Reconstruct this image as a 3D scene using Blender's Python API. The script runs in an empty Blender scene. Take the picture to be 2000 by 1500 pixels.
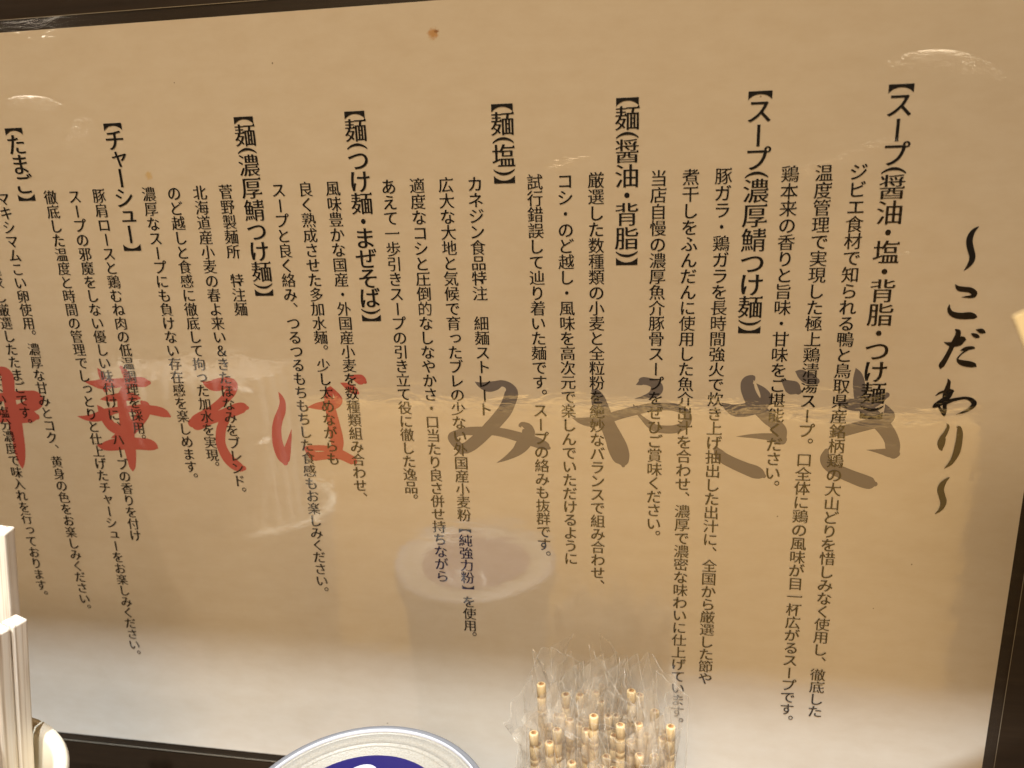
import bpy, bmesh, math, random
from mathutils import Vector, Matrix, noise
random.seed(7)
S = bpy.context.scene
COL = S.collection
EM = 0.005271            # body text size, metres (A3 menu sheet)
Z0 = 0.300               # height of the text origin above the counter

# ------------------------------------------------------------------ camera
cam_d = bpy.data.cameras.new('camera'); cam = bpy.data.objects.new('camera', cam_d); COL.objects.link(cam)
cam_d.sensor_width = 36.0; cam_d.lens = 1535.26 / 2000 * 36
cam_d.clip_start = 0.01; cam_d.clip_end = 50
cam.matrix_world = Matrix(((0.984296, -0.013925, 0.175977, 0.049636),
                           (0.173135, 0.270653, -0.946980, -0.265202),
                           (-0.034442, 0.962576, 0.268813, 0.003281 + Z0),
                           (0, 0, 0, 1)))
cam_d.dof.use_dof = True; cam_d.dof.focus_distance = 0.272; cam_d.dof.aperture_fstop = 10.0
S.camera = cam
# ------------------------------------------------------------------ world and light
W = bpy.data.worlds.new('World'); S.world = W; W.use_nodes = True
bg = W.node_tree.nodes['Background']; bg.inputs[0].default_value = (1.0, 0.72, 0.46, 1); bg.inputs[1].default_value = 0.055
def area(name, loc, target, size, power, colr):
    l = bpy.data.lights.new(name, 'AREA'); l.shape = 'DISK'; l.size = size; l.energy = power; l.color = colr
    o = bpy.data.objects.new(name, l); COL.objects.link(o); o.location = loc
    o.rotation_euler = (Vector(target) - Vector(loc)).to_track_quat('-Z', 'Y').to_euler(); return o
area('warm_room_lamp', (-0.05, -0.62, 0.81), (-0.02, 0, 0.3), 0.42, 4.7, (1.0, 0.715, 0.43))
area('counter_downlight', (0.02, -0.70, 1.50), (-0.02, -0.06, 0.1), 0.03, 31, (0.84, 0.93, 1.0))
area('object_fill_light', (0.36, -0.68, 1.53), (-0.05, -0.09, 0.1), 0.03, 25, (0.95, 0.96, 1.0))  # added fill: brightens sticks, tub and picks but misses the sheet
area('bench_fill_light', (0.05, -0.12, 1.20), (0.05, -0.9, -0.4), 0.15, 64, (1.0, 0.80, 0.42))  # added source above the shelf, brightens the panel mirrored in the film
area('glint_light_right', (0.55, -1.32, 0.73), (0.1, 0, 0.35), 0.16, 0.55, (1.0, 0.80, 0.55))  # small source added to give the right-hand film creases their glints
area('glint_light_left', (-1.27, -1.32, 0.73), (-0.1, 0, 0.35), 0.16, 0.65, (1.0, 0.85, 0.66))  # same on the left: added only for glints in the creases
S.view_settings.view_transform = 'Standard'; S.view_settings.look = 'None'
S.view_settings.exposure = 0; S.view_settings.gamma = 1
S.cycles.max_bounces = 10; S.cycles.transparent_max_bounces = 128; S.cycles.caustics_reflective = False; S.cycles.caustics_refractive = False

# ------------------------------------------------------------------ helpers
def mat(name, base=(0.5, 0.5, 0.5), rough=0.5, **kw):
    m = bpy.data.materials.new(name); m.use_nodes = True
    b = m.node_tree.nodes['Principled BSDF']
    b.inputs['Base Color'].default_value = (*base, 1); b.inputs['Roughness'].default_value = rough
    for k, v in kw.items(): b.inputs[k].default_value = v
    return m
class NT:
    def __init__(s, m): s.t = m.node_tree; s.n = s.t.nodes; s.b = s.n.get('Principled BSDF')
    def new(s, typ, **kw):
        n = s.n.new(typ)
        for k, v in kw.items(): setattr(n, k, v)
        return n
    def link(s, a, b): s.t.links.new(a, b)
    def pos(s, scale=(1, 1, 1), obj=False):
        src = s.new('ShaderNodeTexCoord').outputs['Object'] if obj else s.new('ShaderNodeNewGeometry').outputs['Position']
        mp = s.new('ShaderNodeMapping'); mp.inputs['Scale'].default_value = scale; s.link(src, mp.inputs[0]); return mp.outputs[0]
    def noise(s, vec, scale, detail=4, rough=0.55, dist=0):
        n = s.new('ShaderNodeTexNoise'); n.inputs['Scale'].default_value = scale; n.inputs['Detail'].default_value = detail
        n.inputs['Roughness'].default_value = rough; n.inputs['Distortion'].default_value = dist
        s.link(vec, n.inputs['Vector']); return n.outputs['Fac']
    def ramp(s, fac, stops):
        r = s.new('ShaderNodeValToRGB'); e = r.color_ramp.elements
        while len(e) < len(stops): e.new(0.5)
        for i, (p, c) in enumerate(stops): e[i].position = p; e[i].color = (*c, 1) if len(c) == 3 else c
        s.link(fac, r.inputs[0]); return r.outputs[0]
    def math(s, op, a, b=None, clamp=False):
        n = s.new('ShaderNodeMath', operation=op, use_clamp=clamp)
        for i, v in enumerate((a, b)):
            if v is None: continue
            if isinstance(v, (int, float)): n.inputs[i].default_value = v
            else: s.link(v, n.inputs[i])
        return n.outputs[0]
    def mix(s, fac, a, b, typ='MIX'):
        n = s.new('ShaderNodeMix', data_type='RGBA', blend_type=typ)
        for sock, v in ((n.inputs[0], fac), (n.inputs[6], a), (n.inputs[7], b)):
            if isinstance(v, (int, float)): sock.default_value = v
            elif isinstance(v, tuple): sock.default_value = (*v, 1)
            else: s.link(v, sock)
        return n.outputs[2]
    def bump(s, h, strength, dist, into=None):
        n = s.new('ShaderNodeBump'); n.inputs['Strength'].default_value = strength; n.inputs['Distance'].default_value = dist
        s.link(h, n.inputs['Height'])
        if into is not None: s.link(n.outputs[0], into)
        return n.outputs[0]
def link(name, me, m, parent=None, loc=None):
    if m is not None:
        me.materials.clear(); me.materials.append(m)
    o = bpy.data.objects.new(name, me); COL.objects.link(o)
    if parent is not None: o.parent = parent
    if loc is not None: o.location = loc
    return o
def bm_obj(name, bm, m, parent=None, loc=None, smooth=False):
    me = bpy.data.meshes.new(name); bm.to_mesh(me); bm.free()
    if smooth:
        for f in me.polygons: f.use_smooth = True
    return link(name, me, m, parent, loc)
def tag(o, label=None, cat=None, group=None, kind=None):
    for k, v in (('label', label), ('category', cat), ('group', group), ('kind', kind)):
        if v: o[k] = v
    return o
def thing(name, label, cat, loc=(0, 0, 0), group=None):
    o = bpy.data.objects.new(name, None); o.empty_display_size = 0.01; COL.objects.link(o); o.location = loc
    return tag(o, label, cat, group)
def box(bm, x0, x1, y0, y1, z0, z1, bev=0.0, seg=2):
    vs = [bm.verts.new((x, y, z)) for x in (x0, x1) for y in (y0, y1) for z in (z0, z1)]
    fs = [bm.faces.new([vs[i] for i in q]) for q in ((0, 1, 3, 2), (4, 6, 7, 5), (0, 4, 5, 1), (2, 3, 7, 6), (0, 2, 6, 4), (1, 5, 7, 3))]
    if bev:
        es = list({e for f in fs for e in f.edges})
        bmesh.ops.bevel(bm, geom=es, offset=bev, segments=seg, profile=0.5, affect='EDGES')
    return fs
def lathe(bm, prof, n=64, c=(0, 0, 0), close=False):
    rings = []
    for r, z in prof:
        if r < 1e-7: rings.append([bm.verts.new((c[0], c[1], c[2] + z))])
        else: rings.append([bm.verts.new((c[0] + r * math.cos(2 * math.pi * i / n), c[1] + r * math.sin(2 * math.pi * i / n), c[2] + z)) for i in range(n)])
    pairs = list(zip(rings, rings[1:])) + ([(rings[-1], rings[0])] if close else [])
    for a, b in pairs:
        for i in range(n):
            j = (i + 1) % n
            if len(a) == 1 and len(b) == 1: continue
            if len(a) == 1: bm.faces.new((a[0], b[j], b[i]))
            elif len(b) == 1: bm.faces.new((a[i], a[j], b[0]))
            else: bm.faces.new((a[i], a[j], b[j], b[i]))
    bmesh.ops.recalc_face_normals(bm, faces=bm.faces)

# ------------------------------------------------------------------ materials
def film_bump(N):
    """ripples of the laminating film, the same in every layer of the menu (world coordinates)"""
    big = N.noise(N.pos((9, 1, 26)), 1.0, 2, 0.5, 0.6)
    mid = N.noise(N.pos((60, 1, 190)), 1.0, 3, 0.6, 1.2)
    fine = N.noise(N.pos((330, 1, 620)), 1.0, 2, 0.6, 0.4)
    puck = N.noise(N.pos((230, 1, 520)), 1.0, 4, 0.6, 1.5)
    h = N.math('ADD', N.math('MULTIPLY', big, 1.0), N.math('ADD', N.math('MULTIPLY', mid, FB[0]), N.math('MULTIPLY', fine, FB[1])))
    # pressed creases: small patches (x, z, half length, half width, turn) where the film puckers
    for x, z, a, b, t, k in CREASE:
        ca, sa = math.cos(t), math.sin(t)
        px_ = N.new('ShaderNodeSeparateXYZ'); N.link(N.new('ShaderNodeNewGeometry').outputs['Position'], px_.inputs[0])
        dx = N.math('SUBTRACT', px_.outputs[0], x); dz = N.math('SUBTRACT', px_.outputs[2], z)
        u = N.math('DIVIDE', N.math('ADD', N.math('MULTIPLY', dx, ca), N.math('MULTIPLY', dz, sa)), a)
        v = N.math('DIVIDE', N.math('SUBTRACT', N.math('MULTIPLY', dz, ca), N.math('MULTIPLY', dx, sa)), b)
        v = N.math('ADD', v, N.math('MULTIPLY', N.math('MULTIPLY', u, u), 1.2 if k > 1 else 0.2))
        g = N.math('SUBTRACT', 1.0, N.math('ADD', N.math('MULTIPLY', u, u), N.math('MULTIPLY', v, v)), clamp=True)
        h = N.math('ADD', h, N.math('MULTIPLY', g, N.math('MULTIPLY', puck, 0.95)))
    return h
CREASE = [(0.1335, Z0 + 0.0275, 0.021, 0.0035, -0.15, 2), (0.093, Z0 - 0.002, 0.016, 0.0022, 0.25, 1), (0.128, Z0 - 0.0285, 0.0055, 0.0013, 0.05, 1), (0.112, Z0 + 0.004, 0.012, 0.002, 0.3, 1),
          (-0.171, Z0 + 0.030, 0.014, 0.003, -0.1, 1), (-0.155, Z0 + 0.018, 0.010, 0.005, 0.9, 1), (0.020, Z0 + 0.003, 0.012, 0.003, 0.2, 1)]
FB = (0.15, 0.018); FILM_D = 0.00032; COAT_IOR = 1.95
def laminated(m):
    N = NT(m); b = N.b
    b.inputs['Coat Weight'].default_value = 1.0; b.inputs['Coat Roughness'].default_value = 0.035; b.inputs['Coat IOR'].default_value = COAT_IOR
    b.inputs['Specular IOR Level'].default_value = 0.1
    N.bump(film_bump(N), 1.0, FILM_D, b.inputs['Coat Normal'])
    return N
M = {}
m = M['paper'] = mat('menu_paper', (0.80, 0.745, 0.65), 0.7); N = laminated(m)
col = N.ramp(N.noise(N.pos((70, 1, 160)), 1.0, 6, 0.65), [(0.3, (0.76, 0.695, 0.59)), (0.7, (0.815, 0.765, 0.675))])
fib = N.noise(N.pos((500, 1, 2600)), 1.0, 3, 0.7)
col = N.mix(N.math('MULTIPLY', N.math('SUBTRACT', fib, 0.5), 0.10), col, (0.62, 0.55, 0.42))
def spot(col, x, z, r, c, fac, wob=0.5):
    """a stain or speck of its own shape at (x, z) on the sheet"""
    g = N.new('ShaderNodeNewGeometry').outputs['Position']
    v = N.new('ShaderNodeVectorMath', operation='DISTANCE'); N.link(g, v.inputs[0]); v.inputs[1].default_value = (x, 0, z)
    w = N.math('MULTIPLY', N.math('SUBTRACT', N.noise(N.pos((900, 1, 900)), 1.0, 2), 0.5), r * wob * 2)
    d = N.math('ADD', v.outputs['Value'], w)
    k = N.new('ShaderNodeMapRange'); k.interpolation_type = 'SMOOTHSTEP'
    k.inputs['From Min'].default_value = r; k.inputs['From Max'].default_value = r * 0.35; k.inputs['To Max'].default_value = fac
    N.link(d, k.inputs['Value']); return N.mix(k.outputs[0], col, c)
col = spot(col, -0.0213, Z0 + 0.0447, 0.0022, (0.58, 0.27, 0.03), 0.75)
col = spot(col, -0.0203, Z0 + 0.0452, 0.0009, (0.25, 0.09, 0.01), 0.7, 0.9)
col = spot(col, -0.1297, Z0 + 0.0039, 0.0018, (0.70, 0.48, 0.14), 0.6)
for x, z, r in ((-0.0775, 0.0388, .0004), (-0.1145, 0.0345, .0003), (0.081, 0.0207, .0004), (-0.02, -0.147, .0004), (0.0935, -0.119, .00035), (-0.058, -0.221, .0004), (0.139, -0.135, .00035), (0.128, -0.153, .0003)):
    col = spot(col, x, Z0 + z, r, (0.12, 0.07, 0.03), 0.8, 0.6)
N.link(col, N.b.inputs['Base Color'])
M['ink'] = mat('black_ink', (0.012, 0.011, 0.011), 0.6); laminated(M['ink'])
M['red'] = mat('red_print', (0.60, 0.14, 0.125), 0.65); laminated(M['red'])
M['grey'] = mat('grey_print', (0.205, 0.19, 0.20), 0.65); laminated(M['grey'])
# clear film border: mostly see-through, glossy
def clear_film(name, tint, gloss_rough, haze, ior=1.5, bump=None, edge=0.9, thru=0.2):
    m = bpy.data.materials.new(name); m.use_nodes = True; N = NT(m); n = N.n; n.remove(N.b)
    out = n['Material Output']
    tr = N.new('ShaderNodeBsdfTransparent'); tr.inputs[0].default_value = (*tint, 1)
    gl = N.new('ShaderNodeBsdfGlossy'); gl.inputs['Roughness'].default_value = gloss_rough
    df = N.new('ShaderNodeBsdfDiffuse'); df.inputs[0].default_value = (0.93, 0.84, 0.69, 1)
    tl = N.new('ShaderNodeBsdfTranslucent'); tl.inputs[0].default_value = (0.93, 0.82, 0.64, 1)
    dd = N.new('ShaderNodeMixShader'); dd.inputs[0].default_value = thru; N.link(df.outputs[0], dd.inputs[1]); N.link(tl.outputs[0], dd.inputs[2])
    m1 = N.new('ShaderNodeMixShader'); m1.inputs[0].default_value = haze; N.link(tr.outputs[0], m1.inputs[1]); N.link(dd.outputs[0], m1.inputs[2])
    fr = N.new('ShaderNodeLayerWeight'); fr.inputs['Blend'].default_value = 0.5
    f0 = ((ior - 1) / (ior + 1)) ** 2
    ff = N.math('ADD', N.math('MULTIPLY', N.math('POWER', fr.outputs['Facing'], 5.0), edge), f0)
    m2 = N.new('ShaderNodeMixShader'); N.link(ff, m2.inputs[0]); N.link(m1.outputs[0], m2.inputs[1]); N.link(gl.outputs[0], m2.inputs[2])
    N.link(m2.outputs[0], out.inputs[0])
    if bump:
        h = bump(N); nn = N.bump(h, 1.0, bump.d)
        for q in (fr.inputs['Normal'], gl.inputs['Normal']): N.link(nn, q)
    return m
film_bump.d = FILM_D
M['lam_edge'] = clear_film('laminate_border', (0.9, 0.9, 0.9), 0.10, 0.014, 1.55, film_bump)
M['edge_highlight'] = mat('laminate_edge_highlight', (0.35, 0.31, 0.24), 0.3)  # paler colour paints the highlight along the film's outer edge
def wrap_bump(N):
    return N.noise(N.pos((220, 220, 120), obj=True), 1.0, 3, 0.6, 0.8)
wrap_bump.d = 0.0016
M['seam'] = clear_film('wrap_seam', (0.95, 0.95, 0.95), 0.12, 0.28, 1.6)
M['wrap'] = clear_film('clear_wrap', (0.995, 0.995, 0.995), 0.06, 0.008, 1.17, wrap_bump, 0.3)
M['wrap_back'] = clear_film('clear_wrap_layered', (0.99, 0.985, 0.975), 0.10, 0.15, 1.3, wrap_bump, 0.25, 0.35)
M['wrap_top'] = clear_film('clear_wrap_fold', (0.99, 0.99, 0.99), 0.22, 0.06, 1.6, wrap_bump, 0.35, 0.3)
# dark stained wood wall
m = M['wall'] = mat('dark_stained_wood', (0.02, 0.012, 0.007), 0.45); N = NT(m)
g = N.noise(N.pos((14, 14, 420)), 1.0, 5, 0.6, 0.3)
N.link(N.ramp(g, [(0.3, (0.020, 0.012, 0.006)), (0.55, (0.028, 0.017, 0.009)), (0.75, (0.040, 0.026, 0.015))]), N.b.inputs['Base Color'])
N.bump(N.noise(N.pos((40, 40, 900)), 1.0, 4, 0.7), 0.35, 0.0002, N.b.inputs['Normal'])
# counter and bench wood
def wood(name, dark, light, sc, rough):
    m = mat(name, light, rough); N = NT(m)
    g = N.noise(N.pos(sc), 1.0, 6, 0.6, 0.8)
    N.link(N.ramp(g, [(0.3, dark), (0.7, light)]), N.b.inputs['Base Color']); return m
M['counter'] = wood('counter_wood', (0.09, 0.06, 0.04), (0.15, 0.10, 0.065), (3, 50, 50), 0.4)
M['bench'] = wood('bench_wood', (0.62, 0.40, 0.15), (0.76, 0.54, 0.25), (2, 30, 30), 0.5)
# pale chopstick wood, grain along the stick (object z)
m = M['stick'] = mat('pale_chopstick_wood', (0.78, 0.66, 0.50), 0.6); N = NT(m)
g = N.noise(N.pos((700, 700, 9), obj=True), 1.0, 4, 0.6, 0.3)
c1 = N.ramp(g, [(0.32, (0.46, 0.34, 0.23)), (0.5, (0.82, 0.73, 0.60)), (0.75, (0.88, 0.82, 0.73))])
N.link(c1, N.b.inputs['Base Color']); N.bump(g, 0.6, 0.0003, N.b.inputs['Normal'])
# toothpick wood
m = M['pick'] = mat('toothpick_wood', (0.72, 0.5, 0.24), 0.5); N = NT(m)
g = N.noise(N.pos((1200, 1200, 40), obj=True), 1.0, 4, 0.6)
N.link(N.ramp(g, [(0.3, (0.55, 0.36, 0.15)), (0.7, (0.74, 0.57, 0.32))]), N.b.inputs['Base Color'])
M['burnt'] = mat('scorched_wood_end', (0.30, 0.11, 0.03), 0.6); N = NT(M['burnt'])
N.link(N.ramp(N.noise(N.pos((900, 900, 900), obj=True), 1.0, 3), [(0.35, (0.07, 0.025, 0.008)), (0.6, (0.40, 0.19, 0.06))]), N.b.inputs['Base Color'])
M['groove'] = mat('pick_groove', (0.42, 0.25, 0.09), 0.6)
M['ceramic'] = mat('cream_ceramic', (0.80, 0.74, 0.58), 0.25)
m = M['lid_clear'] = mat('translucent_lid_plastic', (0.22, 0.225, 0.24), 0.5); m.node_tree.nodes['Principled BSDF'].inputs['Transmission Weight'].default_value = 0.25
m = M['lid_panel'] = mat('frosted_lid_panel', (0.80, 0.72, 0.55), 0.3); N = NT(m)
g = N.noise(N.pos((1500, 1500, 1500), obj=True), 1.0, 3, 0.7)
N.link(N.ramp(g, [(0.3, (0.29, 0.26, 0.205)), (0.6, (0.37, 0.35, 0.30))]), N.b.inputs['Base Color']); N.bump(g, 0.5, 0.0004, N.b.inputs['Normal'])
M['tub'] = mat('milky_tub_plastic', (0.20, 0.20, 0.20), 0.3)
M['label_blue'] = mat('blue_label', (0.010, 0.009, 0.10), 0.35)
M['label_white'] = mat('white_label_print', (0.52, 0.52, 0.56), 0.4)
M['card'] = mat('cream_card', (0.54, 0.38, 0.17), 0.6)
M['shelf'] = mat('shelf_wood', (0.05, 0.03, 0.018), 0.5)
M['holder'] = mat('holder_plastic', (0.75, 0.72, 0.66), 0.3)

# ------------------------------------------------------------------ setting
bm = bmesh.new(); box(bm, -1.6, 1.6, 0.0006, 0.03, -0.002, 1.6)
tag(bm_obj('wall', bm, M['wall']), 'dark brown stained wood wall behind the laminated menu', 'wall')
bm = bmesh.new(); box(bm, -1.6, 1.6, -0.168, 0.0, -0.03, -0.003, 0.003)
tag(bm_obj('counter', bm, M['counter']), kind='structure')
bm = bmesh.new(); box(bm, -0.66, 0.515, -0.93, -0.90, -0.9, -0.064, 0.004)
tag(bm_obj('bench_panel', bm, M['bench']), 'pale wooden bench panel mirrored in the menu film', 'bench')
bm = bmesh.new(); box(bm, -0.9, 0.9, -0.25, 0.0003, 0.60, 0.622, 0.002)  # added out of view, blocks the downlight from the upper sheet
tag(bm_obj('added_shade_shelf', bm, M['shelf']), 'unseen dark wooden shelf added above the menu to shade the sheet', 'shelf')
bm = bmesh.new(); box(bm, -3, 3, -4, 0.6, -0.95, -0.9)
tag(bm_obj('floor', bm, M['shelf']), kind='structure')

# ------------------------------------------------------------------ vertical text
GL = {}
def outlines(ch):
    """closed polylines of one character, from the built-in font"""
    cu = bpy.data.curves.new('glyph', 'FONT'); cu.body = ch; cu.size = 1.0; cu.resolution_u = 3
    ob = bpy.data.objects.new('glyph', cu); COL.objects.link(ob)
    bpy.context.view_layer.update()
    c = ob.to_curve(bpy.context.evaluated_depsgraph_get())
    out = []
    for sp in c.splines:
        pts = []
        if sp.type == 'BEZIER':
            bp = sp.bezier_points; n = len(bp)
            for i in range(n):
                a, b = bp[i], bp[(i + 1) % n]
                p0, p1, p2, p3 = a.co, a.handle_right, b.handle_left, b.co
                ch_len = (p3 - p0).length
                dev = max(((p1 - p0) - (p3 - p0) * (1 / 3)).length, ((p2 - p0) - (p3 - p0) * (2 / 3)).length)
                k = 1 if dev < 0.003 else (3 if ch_len < 0.15 else 5)
                for j in range(k):
                    t = j / k; s = 1 - t
                    q = p0 * s**3 + p1 * 3 * s * s * t + p2 * 3 * s * t * t + p3 * t**3
                    pts.append((q.x, q.y))
        else:
            pts = [(q.co.x, q.co.y) for q in sp.points]
        cl = []
        for q in pts:
            if not cl or math.hypot(q[0] - cl[-1][0], q[1] - cl[-1][1]) > 1e-4: cl.append(q)
        if len(cl) > 1 and math.hypot(cl[0][0] - cl[-1][0], cl[0][1] - cl[-1][1]) < 1e-4: cl.pop()
        if len(cl) > 2: out.append(cl)
    ob.to_curve_clear(); bpy.data.objects.remove(ob); bpy.data.curves.remove(cu)
    return out
def sarea(p): return 0.5 * sum(p[i - 1][0] * p[i][1] - p[i][0] * p[i - 1][1] for i in range(len(p)))
def mincho(polys, a, b, serif=True):
    """thin the horizontal strokes (b) and keep the uprights (a): a Ming-style face, with triangular stroke ends"""
    if not polys: return polys
    sg = 1 if sarea(max(polys, key=lambda p: abs(sarea(p)))) > 0 else -1
    res = []
    for p in polys:
        n = len(p); q = []
        for i in range(n):
            x0, y0 = p[i - 1]; x1, y1 = p[i]; x2, y2 = p[(i + 1) % n]
            d1 = math.hypot(x1 - x0, y1 - y0); d2 = math.hypot(x2 - x1, y2 - y1)
            n1 = ((y1 - y0) / d1 * sg, -(x1 - x0) / d1 * sg); n2 = ((y2 - y1) / d2 * sg, -(x2 - x1) / d2 * sg)
            nx, ny = n1[0] + n2[0], n1[1] + n2[1]; dot = n1[0] * n2[0] + n1[1] * n2[1]
            k = 1 / max(1 + dot, 0.5)
            q.append([x1 + a * nx * k, y1 + b * ny * k])
        r = []; cut = {}
        if serif:
            for i in range(n):
                x1, y1 = p[i]; x2, y2 = p[(i + 1) % n]; xp, yp = p[i - 1]; xn, yn = p[(i + 2) % n]
                L = math.hypot(x2 - x1, y2 - y1)
                if 0.03 < L < 0.11 and abs(x2 - x1) < 0.2 * L and (y2 - y1) * sg > 0 and abs(yp - y1) < 0.06 * abs(xp - x1) and abs(yn - y2) < 0.06 * abs(xn - x2) and xn < x2 - 0.16 and xp < x1 - 0.16:
                    cut[(i + 1) % n if sg > 0 else i] = sg
        for i in range(n):
            x, y = q[i]
            if i in cut:                       # right-hand end of a horizontal stroke: triangular stop on its upper corner
                tri = [(x + 0.008, y), (x - 0.028, y + 0.070), (x - 0.100, y)]
                r += tri if cut[i] > 0 else tri[::-1]
            else: r.append((x, y))
        res.append(r)
    return res
def fill(polys):
    """fill closed outlines -> (verts, faces)"""
    cu = bpy.data.curves.new('fill', 'CURVE'); cu.dimensions = '2D'; cu.fill_mode = 'BOTH'
    for p in polys:
        s = cu.splines.new('POLY'); s.points.add(len(p) - 1); s.use_cyclic_u = True
        for i, (x, y) in enumerate(p): s.points[i].co = (x, y, 0, 1)
    ob = bpy.data.objects.new('fill', cu); COL.objects.link(ob)
    bpy.context.view_layer.update()
    me = ob.to_mesh(); v = [(a.co.x, a.co.y) for a in me.vertices]; f = [tuple(q.vertices) for q in me.polygons]
    ob.to_mesh_clear(); bpy.data.objects.remove(ob); bpy.data.curves.remove(cu)
    return v, f
ROT = set('ー～（）()【】')
REF = outlines('国'); _x = [q[0] for p in REF for q in p]; _y = [q[1] for p in REF for q in p]
CX, CY = (min(_x) + max(_x)) / 2, (min(_y) + max(_y)) / 2
FS = 0.915 / (max(_y) - min(_y))          # font units -> em
def glyph(ch, heavy):
    key = (ch, heavy)
    if key in GL: return GL[key]
    o = outlines(ch)
    o = [[((x - CX) * FS, (y - CY) * FS) for x, y in p] for p in o]
    kanji = ord(ch) >= 0x4e00 and ord(ch) < 0xa000
    if ch in ROT:
        o = [[(y, -x) for x, y in p] for p in o]
        xs = [q[0] for p in o for q in p]; ys = [q[1] for p in o for q in p]
        mx, my = (min(xs) + max(xs)) / 2, (min(ys) + max(ys)) / 2
        w = 0.92 / (max(xs) - min(xs)) if ch in '()【】' else 1.0
        o = [[((x - mx) * w, y - my) for x, y in p] for p in o]
        if ch in '【】' and not heavy:
            o = [[(x, y + (-0.24 if ch == '【' else 0.24)) for x, y in p] for p in o]
    elif ch in '。、':
        o = [[(x + 0.62, y + 0.60) for x, y in p] for p in o]
    elif ch in 'ゃゅょっャュョッぁぃぅぇぉ':
        o = [[(x + 0.08, y + 0.10) for x, y in p] for p in o]
    a, b = (0.014, -0.010) if heavy else (0.012, -0.0105)
    if ch in 'ー': a, b = (0.010, 0) if not heavy else (0.015, 0)
    elif not kanji and ch not in '【】()。、・': a, b = (0.015, -0.002) if not heavy else (0.019, 0.0)
    elif ch in '。、・【】()': a, b = (0, 0)
    best = ([], [])
    for k in (1.0, 0.6, 0.3, 0.0):        # back off where thickened outlines would touch and spoil the fill
        if not o: break
        q = mincho(o, a * k, b * (0.5 + 0.5 * k), kanji and k > 0.5)
        best = fill(q); want = abs(sum(sarea(p) for p in q))
        got = sum(abs(sarea([best[0][i] for i in f])) for f in best[1])
        if abs(got - want) < 0.03 * want: break
    GL[key] = best
    return GL[key]
menu = thing('menu_poster', 'laminated cream menu sheet with vertical Japanese text on dark wall', 'menu', (0, 0, Z0))
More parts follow.
